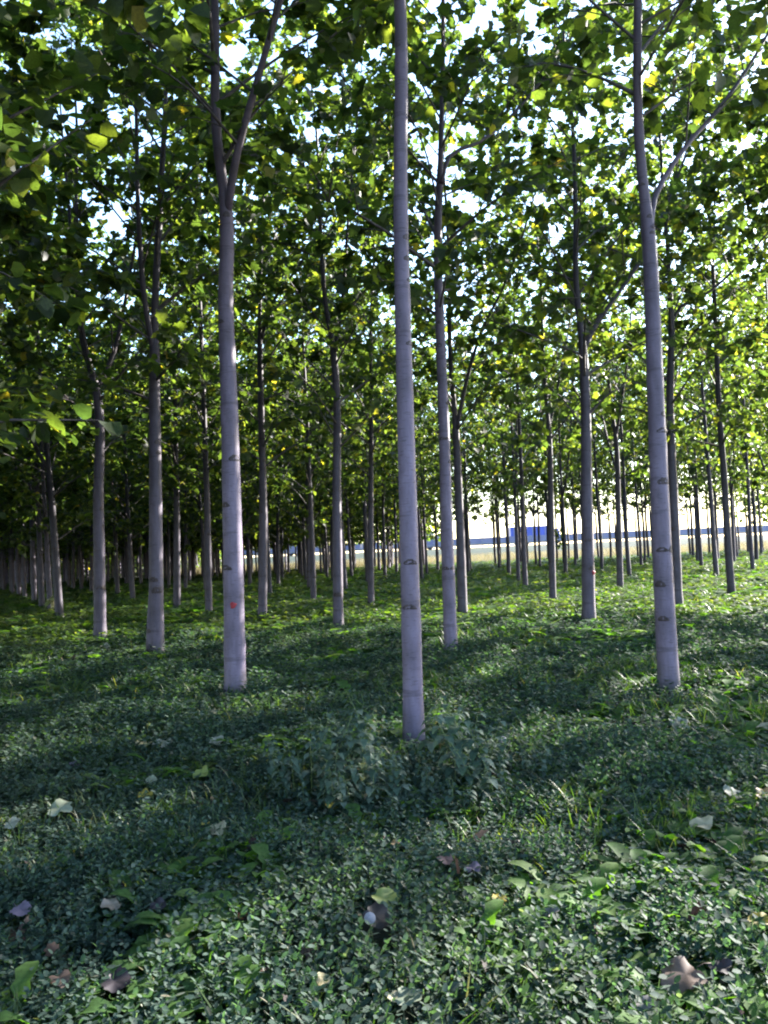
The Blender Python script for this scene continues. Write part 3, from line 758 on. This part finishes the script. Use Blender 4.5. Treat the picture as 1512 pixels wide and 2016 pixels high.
def leaf_poly(base, az, el, L, Wd, roll=0, pts=6):
    """small rounded leaf folded on its midrib"""
    d = np.array([math.cos(az)*math.cos(el), math.sin(az)*math.cos(el), math.sin(el)]); sx = np.array([-math.sin(az), math.cos(az), roll]); up = np.cross(d, sx) * -1
    prof = [(0, 0), (.3, .42), (.68, .40), (1, 0), (.68, -.40), (.3, -.42)]
    return [np.array(base) + d*L*u + sx*Wd*v + up*(abs(v)*-.25*Wd - .12*L*u*u) for u, v in prof]
LP_F = [(0, 3, 2, 1), (0, 5, 4, 3)]
def herb_template(tiers, h, L, Wd, per=2, seed=0):
    R = random.Random(seed); V, F = [], []
    for t in range(tiers):
        z = h * (.25 + .75 * (t + 1) / tiers); a0 = R.uniform(0, 6.28)
        for q in range(per):
            az = a0 + 6.283 * q / per + R.uniform(-.35, .35); el = R.uniform(-.25, .75)
            k = len(V); sc = R.uniform(.7, 1.2)
            V += leaf_poly((R.uniform(-.006, .006), R.uniform(-.006, .006), z), az, el, L * sc, Wd * sc, R.uniform(-.4, .4)); F += [tuple(i + k for i in f) for f in LP_F]
    k = len(V); V += [np.array((-.002, 0, 0)), np.array((.002, 0, 0)), np.array((0, 0, h))]; F.append((k, k+1, k+2))
    return np.array(V), F
def grass_template(n, h, seed):
    R = random.Random(seed); V, F = [], []
    for q in range(n):
        az = R.uniform(0, 6.28); w_ = R.uniform(.0022, .004); hh = h * R.uniform(.5, 1.1); lean = R.uniform(.15, .8); bx, by = R.uniform(-.02, .02), R.uniform(-.02, .02)
        c, s = math.cos(az), math.sin(az); k = len(V)
        for u, ww in ((0, 1), (.4, .95), (.75, .7)):
            o = lean * hh * u * u; V += [np.array((bx + c*o - s*w_*ww, by + s*o + c*w_*ww, hh*u*(1-.25*lean*u))), np.array((bx + c*o + s*w_*ww, by + s*o - c*w_*ww, hh*u*(1-.25*lean*u)))]
        o = lean * hh; V.append(np.array((bx + c*o, by + s*o, hh*(1-.25*lean)*1.0)))
        F += [(k, k+1, k+3, k+2), (k+2, k+3, k+5, k+4), (k+4, k+5, k+6)]
    return np.array(V), F
def broad_template(n, h, seed, teeth=True):
    """upright rosette of long toothed leaves"""
    R = random.Random(seed); V, F = [], []
    for q in range(n):
        az = R.uniform(0, 6.28); L = h * R.uniform(.6, 1.15); wd = L * R.uniform(.14, .2); el0 = R.uniform(.75, 1.45); c, s = math.cos(az), math.sin(az); k = len(V)
        prof = [(.0, .12), (.25, .35), (.33, .75), (.45, .5), (.55, .95), (.66, .65), (.78, 1.0), (.92, .6), (1.0, .0)] if teeth else [(0, .15), (.2, .5), (.4, .9), (.6, 1), (.8, .8), (.93, .45), (1, 0)]
        for u, ww in prof:
            e = el0 - .9 * u * u * .7; r = L * u * math.cos(e); z = L * u * math.sin(e)
            for sg in (-1, 0, 1):
                V.append(np.array((c*r - s*wd*ww*sg, s*r + c*wd*ww*sg, max(.005, z + (wd*.35*ww if sg else 0)))))
        for i in range(len(prof) - 1):
            a = k + 3*i; F += [(a, a+1, a+4, a+3), (a+1, a+2, a+5, a+4)]
    return np.array(V), F

def low_patch(x, y):           # trodden or dry places where plants stay short
    return 0.3 + .7 * vnoise(x, y, 1.3, 3) + .65 * vnoise(x, y, .35, 4)
def scatter_kind(name, templates, mats, dens, r0, r1, full_r, p, hfun=None, mask=None, smin=.75, smax=1.3, ang=36):
    x, y, s = scatter_points(dens, r0, r1, full_r, p, ang)
    k = keep_clear(x, y) & (y < edge_y_np(x) + 6)
    if mask is not None: k &= mask(x, y)
    x, y, s = x[k], y[k], s[k]; s = s * RNG.uniform(smin, smax, len(x)); hs = hfun(x, y) if hfun else np.ones(len(x))
    hs = hs / np.maximum(1, s) ** .55
    ch = []; pick = RNG.integers(0, len(templates), len(x))
    for q, (T, F) in enumerate(templates):
        m = pick == q; ch.append((expand(T, x[m], y[m], s[m], hs[m]), F, 0))
    o = np_mesh(name, ch, mats); return o
def edge_y_np(x): return np.where(x > 6, 74, np.where(x > -16, 88, np.minimum(118, 88 + (-16 - x) * 2.0)))

herbs = [herb_template(3, .08, .024, .017, 3, 1), herb_template(4, .11, .022, .014, 2, 2), herb_template(2, .06, .030, .022, 4, 3), herb_template(3, .075, .019, .016, 4, 4), herb_template(4, .13, .028, .016, 2, 5), herb_template(5, .12, .018, .012, 3, 6), herb_template(2, .05, .022, .02, 3, 7)]
o = scatter_kind('weeds', herbs, M_HERB, 1800, 1.6, 16, 4.2, .8, low_patch, lambda x, y: (vnoise(x, y, .21, 15) + .5 * vnoise(x, y, .07, 16) > .30) | (y > 7), .5, 1.6)
tag(o, 'low small-leaved green weeds covering the ground under the near poplars', 'weeds', kind='stuff')
far_herbs = [herb_template(2, .10, .04, .03, 3, 11), herb_template(2, .12, .038, .026, 2, 12), herb_template(3, .08, .034, .028, 2, 13)]
o = scatter_kind('weeds', far_herbs, M_FARHERB, 620, 16, 80, 5, .80, low_patch)
tag(o, 'carpet of small weeds under the far poplar rows', 'weeds', kind='stuff')
blades = [grass_template(6, .16, 1), grass_template(5, .22, 2), grass_template(7, .12, 3)]
o = scatter_kind('grass', blades, M_GRASS, 190, 1.6, 80, 5, .78, lambda x, y: .6 + .8 * vnoise(x, y, 1.1, 7), lambda x, y: (vnoise(x, y, 1.6, 8) + .25 * vnoise(x, y, .3, 9)) > .42)
tag(o, 'thin green grass blades scattered through the weeds', 'grass', kind='stuff')
broads = [broad_template(5, .17, 1), broad_template(4, .21, 2), broad_template(6, .13, 3, False), broad_template(4, .11, 4, False), broad_template(3, .16, 5, False)]
def broad_mask(x, y):       # thickest towards the right of the foreground
    return vnoise(x, y, .8, 12) + .22 * np.clip(x, -1.5, 1.5) / 1.5 * (y < 7) > .50
o = scatter_kind('weeds', broads, M_BROAD, 150, 1.6, 60, 5, .8, None, broad_mask, .7, 1.5)
tag(o, 'broad upright bright green weed leaves scattered through the ground cover', 'weeds', kind='stuff')

# dead leaves and straw caught low among the weeds
M_LITTER = leaf_material('leaf_litter', [(0.0, (0.012, 0.008, 0.009)), (0.5, (0.035, 0.022, 0.020)), (0.8, (0.075, 0.050, 0.042)), (1.0, (0.14, 0.11, 0.085))], (1.2, 1.0, .8), trans=.15, rough=.7, spec=.2)
x, y, s_ = scatter_points(26, 1.6, 25, 6, .7); n = len(x)
P = np.stack([x, y, RNG.uniform(.01, .075, n)], 1); D = RNG.normal(size=(n, 3)); D[:, 2] *= .35
px_ = []
for c, a, b in PATCHES:
    m = 420 if a > .4 else 60; q = np.stack([c.x + RNG.normal(0, a * .5, m), c.y + RNG.normal(0, b * .5, m), RNG.uniform(.005, .03, m)], 1); px_.append(q)
px_ = np.concatenate(px_); D2 = RNG.normal(size=px_.shape); D2[:, 2] *= .2
xs, ys, ss = [], [], []
for c, a, b in PATCHES[:3]: xs.append(c.x + RNG.normal(0, a * .55, 260)); ys.append(c.y + RNG.normal(0, b * .55, 260))
xs, ys = np.concatenate(xs), np.concatenate(ys); G = grass_template(4, .13, 77)
o = np_mesh('leaf_litter', [(place_leaves(P, D, .062, LEAF_V, .2), LEAF_F, 0), (place_leaves(px_, D2, .035, LEAF_S, .2), LEAF_SF, 0),
                            (expand(G[0], xs, ys, RNG.uniform(.6, 1.4, len(xs)), np.full(len(xs), .55), 0, .6), G[1], 1)], [M_LITTER, M_DRY])
tag(o, 'brown leaf litter and straw lying low among the weeds', 'litter', kind='stuff')

# tall dry grass along the far edge of the plantation
x = RNG.uniform(-24, 75, 30000); y = 84 + RNG.uniform(0, 34, len(x))
T = [grass_template(5, .8, 31), grass_template(4, 1.0, 32)]; pk = RNG.integers(0, 2, len(x)); ch = []
for q in (0, 1):
    m = pk == q; Tq = T[q][0].copy(); Tq[:, :2] *= 3.0
    ch.append((expand(Tq, x[m], y[m], RNG.uniform(.6, 1.25, m.sum()), np.ones(m.sum())), T[q][1], 0))
o = np_mesh('dry_grass', ch, M_DRY); tag(o, 'tall straw-coloured dry grass between the plantation and the road bank', 'grass', kind='stuff')

# ------------------------------------------------------------------ nettles round the nearest trunk
def nettle(seed, h, mat, yellow=False):
    R = random.Random(seed); root = empty('nettle_plant', (0, 0, -100)); sb = MB()
    bend = [Vector((0, 0, 0)), Vector((R.uniform(-.03, .03), R.uniform(-.03, .03), h*.5)), Vector((R.uniform(-.08, .08), R.uniform(-.08, .08), h))]
    c = spline(bend, 9); sb.tube(c, np.linspace(.0035, .0018, 9), 6); sb.build('stem', M_STEM, root)
    V, F = [], []; tiers = int(h / .05)
    for t in range(tiers):
        u = .22 + .78 * (t + 1) / tiers; p = c[min(8, int(u * 8))]; a0 = (t % 2) * 1.57 + R.uniform(-.3, .3)
        L = (.11 - .055 * max(0, u - .6) / .4) * R.uniform(.8, 1.15) * (.7 if yellow else 1)
        for sg in (0, math.pi):
            az = a0 + sg; e0 = R.uniform(.0, .45); k = len(V); cc, s = math.cos(az), math.sin(az)
            prof = [(0, .02), (.12, .30), (.2, .27), (.3, .38), (.38, .32), (.5, .36), (.58, .28), (.7, .26), (.8, .15), (1, 0)]
            for q, wd in prof:
                r = .015 + L * q * math.cos(e0); z = L * (q * math.sin(e0) - .75 * q * q)
                for g in (-1, 0, 1): V.append((p[0] + cc*r - s*L*wd*g, p[1] + s*r + cc*L*wd*g, p[2] + z + (.10*L*wd*2 if g else 0)))
            for i in range(len(prof) - 1):
                a = k + 3*i; F += [(a, a+1, a+4, a+3), (a+1, a+2, a+5, a+4)]
    b = MB(); b.add(V, F); b.build('foliage', mat, root)
    return root
NET = [nettle(k, h, M_NETTLE) for k, h in enumerate((.42, .52, .60, .38, .54, .46))]
NETY = [nettle(20 + k, h, M_NETTLE_Y, True) for k, h in enumerate((.34, .40))]
used_n = set()
def put(lst, k, p, rz, sc):
    t = lst[k]; key = (id(lst), k)
    if key in used_n: t = copy_tree(t)
    used_n.add(key); t.location = p; t.rotation_euler = (random.uniform(-.14, .14), random.uniform(-.14, .14), rz); t.scale = (sc, sc, sc); return t
cnt = 0
while cnt < 190:
    px = random.gauss(810, 185); py = random.gauss(1558, 52)
    if not (500 < px < 1095 and 1470 < py < 1650): continue
    if ((px - 800) / 300) ** 2 + ((py - 1560) / 92) ** 2 > 1: continue
    p = on_ground(px, py)
    if py > 1440 and abs(px - 818) < 30 and py < 1500: continue
    e = 1 - .45 * (((px - 790) / 285) ** 2 + ((py - 1560) / 85) ** 2)
    t = put(NET, random.randrange(6), p, random.uniform(0, 6.28), random.uniform(.5, 1.1) * e * (.55 if abs(px - 815) < 62 and py < 1600 else 1))
    tag(t, 'grey-green stinging nettle in the clump at the foot of the nearest trunk', 'nettle', 'nettles round the nearest trunk'); cnt += 1
for q, (px, py) in enumerate([(718, 1600), (733, 1480), (858, 1535), (880, 1530), (1025, 1535)]):
    t = put(NETY, q % 2, on_ground(px, py), random.uniform(0, 6.28), (.95, .8, .9, .9, .6)[q])
    tag(t, ('yellowed seeding nettle at the left front of the nettle clump', 'yellow nettle top just left of the nearest trunk', 'yellow nettle just right of the nearest trunk',
            'withered yellow nettle beside the tan hanging leaf', 'small yellow nettle at the right end of the clump')[q], 'nettle', 'yellowed nettles')

# ------------------------------------------------------------------ dandelion clocks
M_FLUFF = noisy('seed_fluff', (.24, .23, .26), (.30, .29, .32), 80, .9)
def clock(px, py, wpx, label):
    d = math.hypot(*on_ground(px, py, .15)[:2]); p = on_ground(px, py, .15); r = wpx * d / FPX / 2
    root = empty('dandelion_clock', (p.x, p.y, 0)); sb = MB(); sb.tube(spline([(.02, .01, 0), (.006, 0, .08), (0, 0, .15)], 7), [.0022]*7, 6); sb.build('stem', M_STEM, root)
    hb = MB(); n = 150
    for i in range(n):          # each seed: a ray ending in a small parasol
        z = 1 - 2 * (i + .5) / n; a = i * 2.39996; q = math.sqrt(1 - z*z); dv = Vector((q*math.cos(a), q*math.sin(a), z)); x = dv.orthogonal().normalized(); y = dv.cross(x)
        c = Vector((0, 0, .15)); base = c + dv * r * .2; tip = c + dv * r * .92
        hb.add([base + x*.0003, base - x*.0003, tip - x*.0003, tip + x*.0003], [(0, 1, 2, 3)])
        ring = [c + dv * r * 1.0 + (x*math.cos(k*1.047) + y*math.sin(k*1.047)) * r * .16 for k in range(6)]
        hb.add([tip] + ring, [(0, 1+k, 1+(k+1) % 6) for k in range(6)])
    hb.build('seed_head', M_FLUFF, root, False); tag(root, label, 'dandelion', 'dandelion clocks')
    CLEAR.append((p.x, p.y, .03))
clock(728, 1808, 22, 'white dandelion clock standing in front of the dark brown leaf')
clock(990, 1458, 16, 'white dandelion clock in the weeds right of the nearest trunk')

# ------------------------------------------------------------------ single plants that stand out
def single_plant(name, px, py, T, mat, label, cat, rz=0, sc=1):
    b = MB(); b.add([tuple(v) for v in T[0]], T[1]); o = b.build(name, mat); o.location = on_ground(px, py); o.rotation_euler[2] = rz; o.scale = (sc,)*3
    tag(o, label, cat); return o
single_plant('dandelion_plant', 950, 1900, broad_template(6, .24, 41), M_BROAD, 'tall toothed bright green dandelion leaves right of the dark brown leaf', 'dandelion', .6)
single_plant('dandelion_plant', 245, 1745, broad_template(5, .20, 42), M_NETTLE, 'grey-green long-leaved weed above the beige leaf', 'weed', 1.0)
single_plant('dandelion_plant', 1420, 1880, broad_template(4, .17, 43), M_BROAD, 'bright green pointed leaves above the big curled brown leaf', 'weed', 2.1)
single_plant('dandelion_plant', 375, 1900, broad_template(5, .15, 44, False), M_BROAD, 'round-leaved light green weed in the lower left foreground', 'weed', .2)
def arching(px, py, n, h, label, wd=.006, mat=None, seed=5):
    T = grass_template(n, h, seed); V = T[0].copy(); b = MB(); b.add([tuple(v) for v in V * np.array([1, 1, 1])], T[1]); o = b.build('grass_tuft', mat or M_GRASS)
    o.location = on_ground(px, py); tag(o, label, 'grass'); return o
arching(1275, 1338, 9, .55, 'tall arching grass tuft at the left side of the wide-forked trunk', seed=5)
arching(1455, 1955, 4, .16, 'two bright grass blades beside the big curled brown leaf', seed=8)
arching(1480, 1175, 9, .5, 'tall grass tuft near the right edge, far back', seed=9)

# drooping young sapling by the sunlit trunk at the left
root = empty('sapling', on_ground(101, 1219)); sb = MB()
sb.tube(spline([(0, 0, 0), (.02, 0, .3), (.0, .02, .58)], 8), np.linspace(.03, .022, 8), 6); sb.tube(spline([(.09, .02, 0), (.09, .02, .3), (.06, .03, .56)], 8), np.linspace(.026, .018, 8), 6)
sb.build('stem', noisy('sapling_stem', (.30, .25, .15), (.40, .34, .23), 15), root)
P = np.array([(0, .02, .58)] * 9 + [(.06, .03, .56)] * 7, float); D = RNG.normal(size=(16, 3)); D[:, 2] = .3
np_mesh('foliage', [(place_leaves(P, D, .22, LEAF_V, .5), LEAF_F, 0)], leaf_material('sapling_leaf', [(0, (.16, .19, .10)), (1, (.26, .28, .18))], (1.2, 1.3, .7)), root)
tag(root, 'young sapling with drooping pale leaves beside the sunlit trunk at left', 'sapling')
# leafy shoot low on one of the slim trunks
t = next(q for q in TREES if q[2] == 1114)
hz = at_depth(1100, 1065, t[1].y).z; n = 60
P = np.stack([RNG.uniform(-.5, .05, n), RNG.normal(0, .12, n), hz + RNG.uniform(-.45, .35, n)], 1) / t[0].scale.x
sh = np_mesh('leafy_shoot', [(place_leaves(P, RNG.normal(size=(n, 3)), .15, LEAF_V, .6), LEAF_F, 0)], M_LEAF, t[0])
sh.rotation_euler[2] = -t[0].rotation_euler[2]

# ------------------------------------------------------------------ the road on its bank beyond the field
M_BANK = noisy('bank_grass', (.012, .024, .016), (.022, .038, .022), 1.2, .9, bump=.6)
b = MB(); N = 60; xs = np.linspace(-420, 420, N + 1)
prof = [(119, -.05), (122.5, .7), (126, 1.55), (128, 1.75), (146, 1.75), (155, -.05)]
vs = [(x, y, z + (random.uniform(-.08, .08) if 0 < z < 1.7 else 0)) for x in xs for y, z in prof]; k = len(prof)
b.add(vs, [(i*k + j, (i+1)*k + j, (i+1)*k + j+1, i*k + j+1) for i in range(N) for j in range(k - 1)])
tag(b.build('embankment', M_BANK), kind='structure')
b = MB(); b.box((-420, 129.5, 1.7), (420, 144.5, 1.80)); tag(b.build('road', noisy('asphalt', (.045, .045, .05), (.06, .06, .065), 3, .85), None, False), kind='structure')
M_RAIL = noisy('galvanised_steel', (.16, .16, .20), (.24, .24, .28), 4, .5, .5, .25)
M_PANEL = noisy('blue_panel', (.15, .15, .24), (.20, .20, .29), .7, .6)
def barrier(y, z0, label, name, mat, panel_h):
    root = empty(name, (0, y, z0)); p = MB()
    for x in np.arange(-160, 160, 4): p.box((x - .06, .05, 0), (x + .06, .17, panel_h + .05))
    p.build('post', M_RAIL, root, False)['kind'] = 'stuff'
    r = MB(); q = [(0, .0), (-.04, .05), (-.04, .11), (0, .155), (-.04, .2), (-.04, .26), (0, .31)]; X = np.linspace(-160, 160, 41)
    r.add([(x, a, .42 + c) for x in X for a, c in q], [(i*7 + j, (i+1)*7 + j, (i+1)*7 + j+1, i*7 + j+1) for i in range(40) for j in range(6)])
    r.build('rail', M_RAIL, root)
    if panel_h > 1:
        m = MB()
        for x in np.arange(-160, 160, 4): m.box((x + .07, .06, .35), (x + 3.93, .14, panel_h))
        m.build('panel', mat, root, False)
    tag(root, label, 'barrier'); return root
barrier(128.6, 1.75, 'long pale steel crash barrier along the near side of the road', 'guardrail', M_RAIL, .75)
barrier(136.8, 1.80, 'long blue-violet panelled barrier running along the middle of the road', 'road_barrier', M_PANEL, 1.6)

def lorry(px, py, Y, length, label, col, height, cab_right=True, ribs=True):
    p = at_depth(px, py, Y); root = empty('lorry', (p.x, Y, 1.80)); sg = 1 if cab_right else -1
    mb_ = noisy('lorry_paint_' + label.split()[0], tuple(c * .85 for c in col), col, 2, .4, .5)
    dark = noisy('rubber', (.02, .02, .02), (.035, .035, .035), 9, .8)
    L2 = length / 2; cabw = 2.1
    b = MB(); x0, x1 = (-L2, L2 - cabw - .2) if cab_right else (-L2 + cabw + .2, L2)
    b.box((x0, -1.25, 1.0), (x1, 1.25, height))
    o = b.build('cargo_box', mb_, root, False); bv = o.modifiers.new('edge', 'BEVEL'); bv.width = .05; bv.segments = 2
    if ribs:
        for x in np.arange(x0 + .6, x1, 1.05):
            r = MB(); r.box((x - .05, -1.29, 1.1), (x + .05, -1.252, height - .1)); r.build('rib', M_RAIL, root, False)
    c = MB(); cx0, cx1 = (L2 - cabw, L2) if cab_right else (-L2, -L2 + cabw); hh = height * .82
    yz = [(-1.2, .5), (-1.2, hh - .15), (-1.05, hh), (1.05, hh), (1.2, hh - .15), (1.2, .5)]
    front = cx1 if cab_right else cx0; back = cx0 if cab_right else cx1
    vs = [(back, y, z) for y, z in yz] + [(front - sg * (.45 if z > 1.6 else 0), y, z) for y, z in yz]
    c.add(vs, [tuple(range(6)), tuple(range(11, 5, -1))] + [(i, (i+1) % 6, 6 + (i+1) % 6, 6 + i) for i in range(6)]); cab = c.build('cab', mb_, root, False)
    wn = MB(); wx = (cx0 + cx1) / 2; wn.box((wx - .55, -1.225, 1.65), (wx + .45, -1.203, hh - .45)); wn.build('window', noisy('cab_glass', (.03, .035, .04), (.05, .055, .06), 3, .1), cab, False)
    for x in ((L2 - 1.0) * sg, (-L2 + 1.4) * sg, (-L2 + 2.6) * sg):
        for y in (-1.15, 1.15):
            wb = MB(); n = 20; prof = [(.5, -.15), (.52, -.08), (.52, .08), (.5, .15), (.28, .16), (.26, .10), (.05, .10)]
            vs = [(x + r * math.cos(2*math.pi*k/n), y + d, .5 + r * math.sin(2*math.pi*k/n)) for r, d in prof for k in range(n)]
            wb.add(vs, [(q*n+k, q*n+(k+1) % n, (q+1)*n+(k+1) % n, (q+1)*n+k) for q in range(len(prof)-1) for k in range(n)] + [tuple(range(6*n, 7*n))] + [tuple(range(n))]); wb.build('wheel', dark, root)
    ch = MB(); ch.box((-L2 + .3, -.5, .6), (L2 - .3, .5, .98)); ch.build('chassis', dark, root, False)
    tag(root, label, 'lorry'); return root
lorry(1053, 1050, 140.5, 8.6, 'blue box lorry passing on the road behind the low-forked trunk', (.045, .08, .38), 3.2)
lorry(848, 1060, 140.5, 5.6, 'white lorry on the road just right of the nearest trunk', (.25, .28, .36), 2.9)
lorry(585, 1072, 140.5, 5.2, 'grey lorry on the road seen between the red-dotted and Y-forked poplars', (.07, .07, .10), 2.7, ribs=False)
print('trees', len(TREES), 'fill', n_fill)
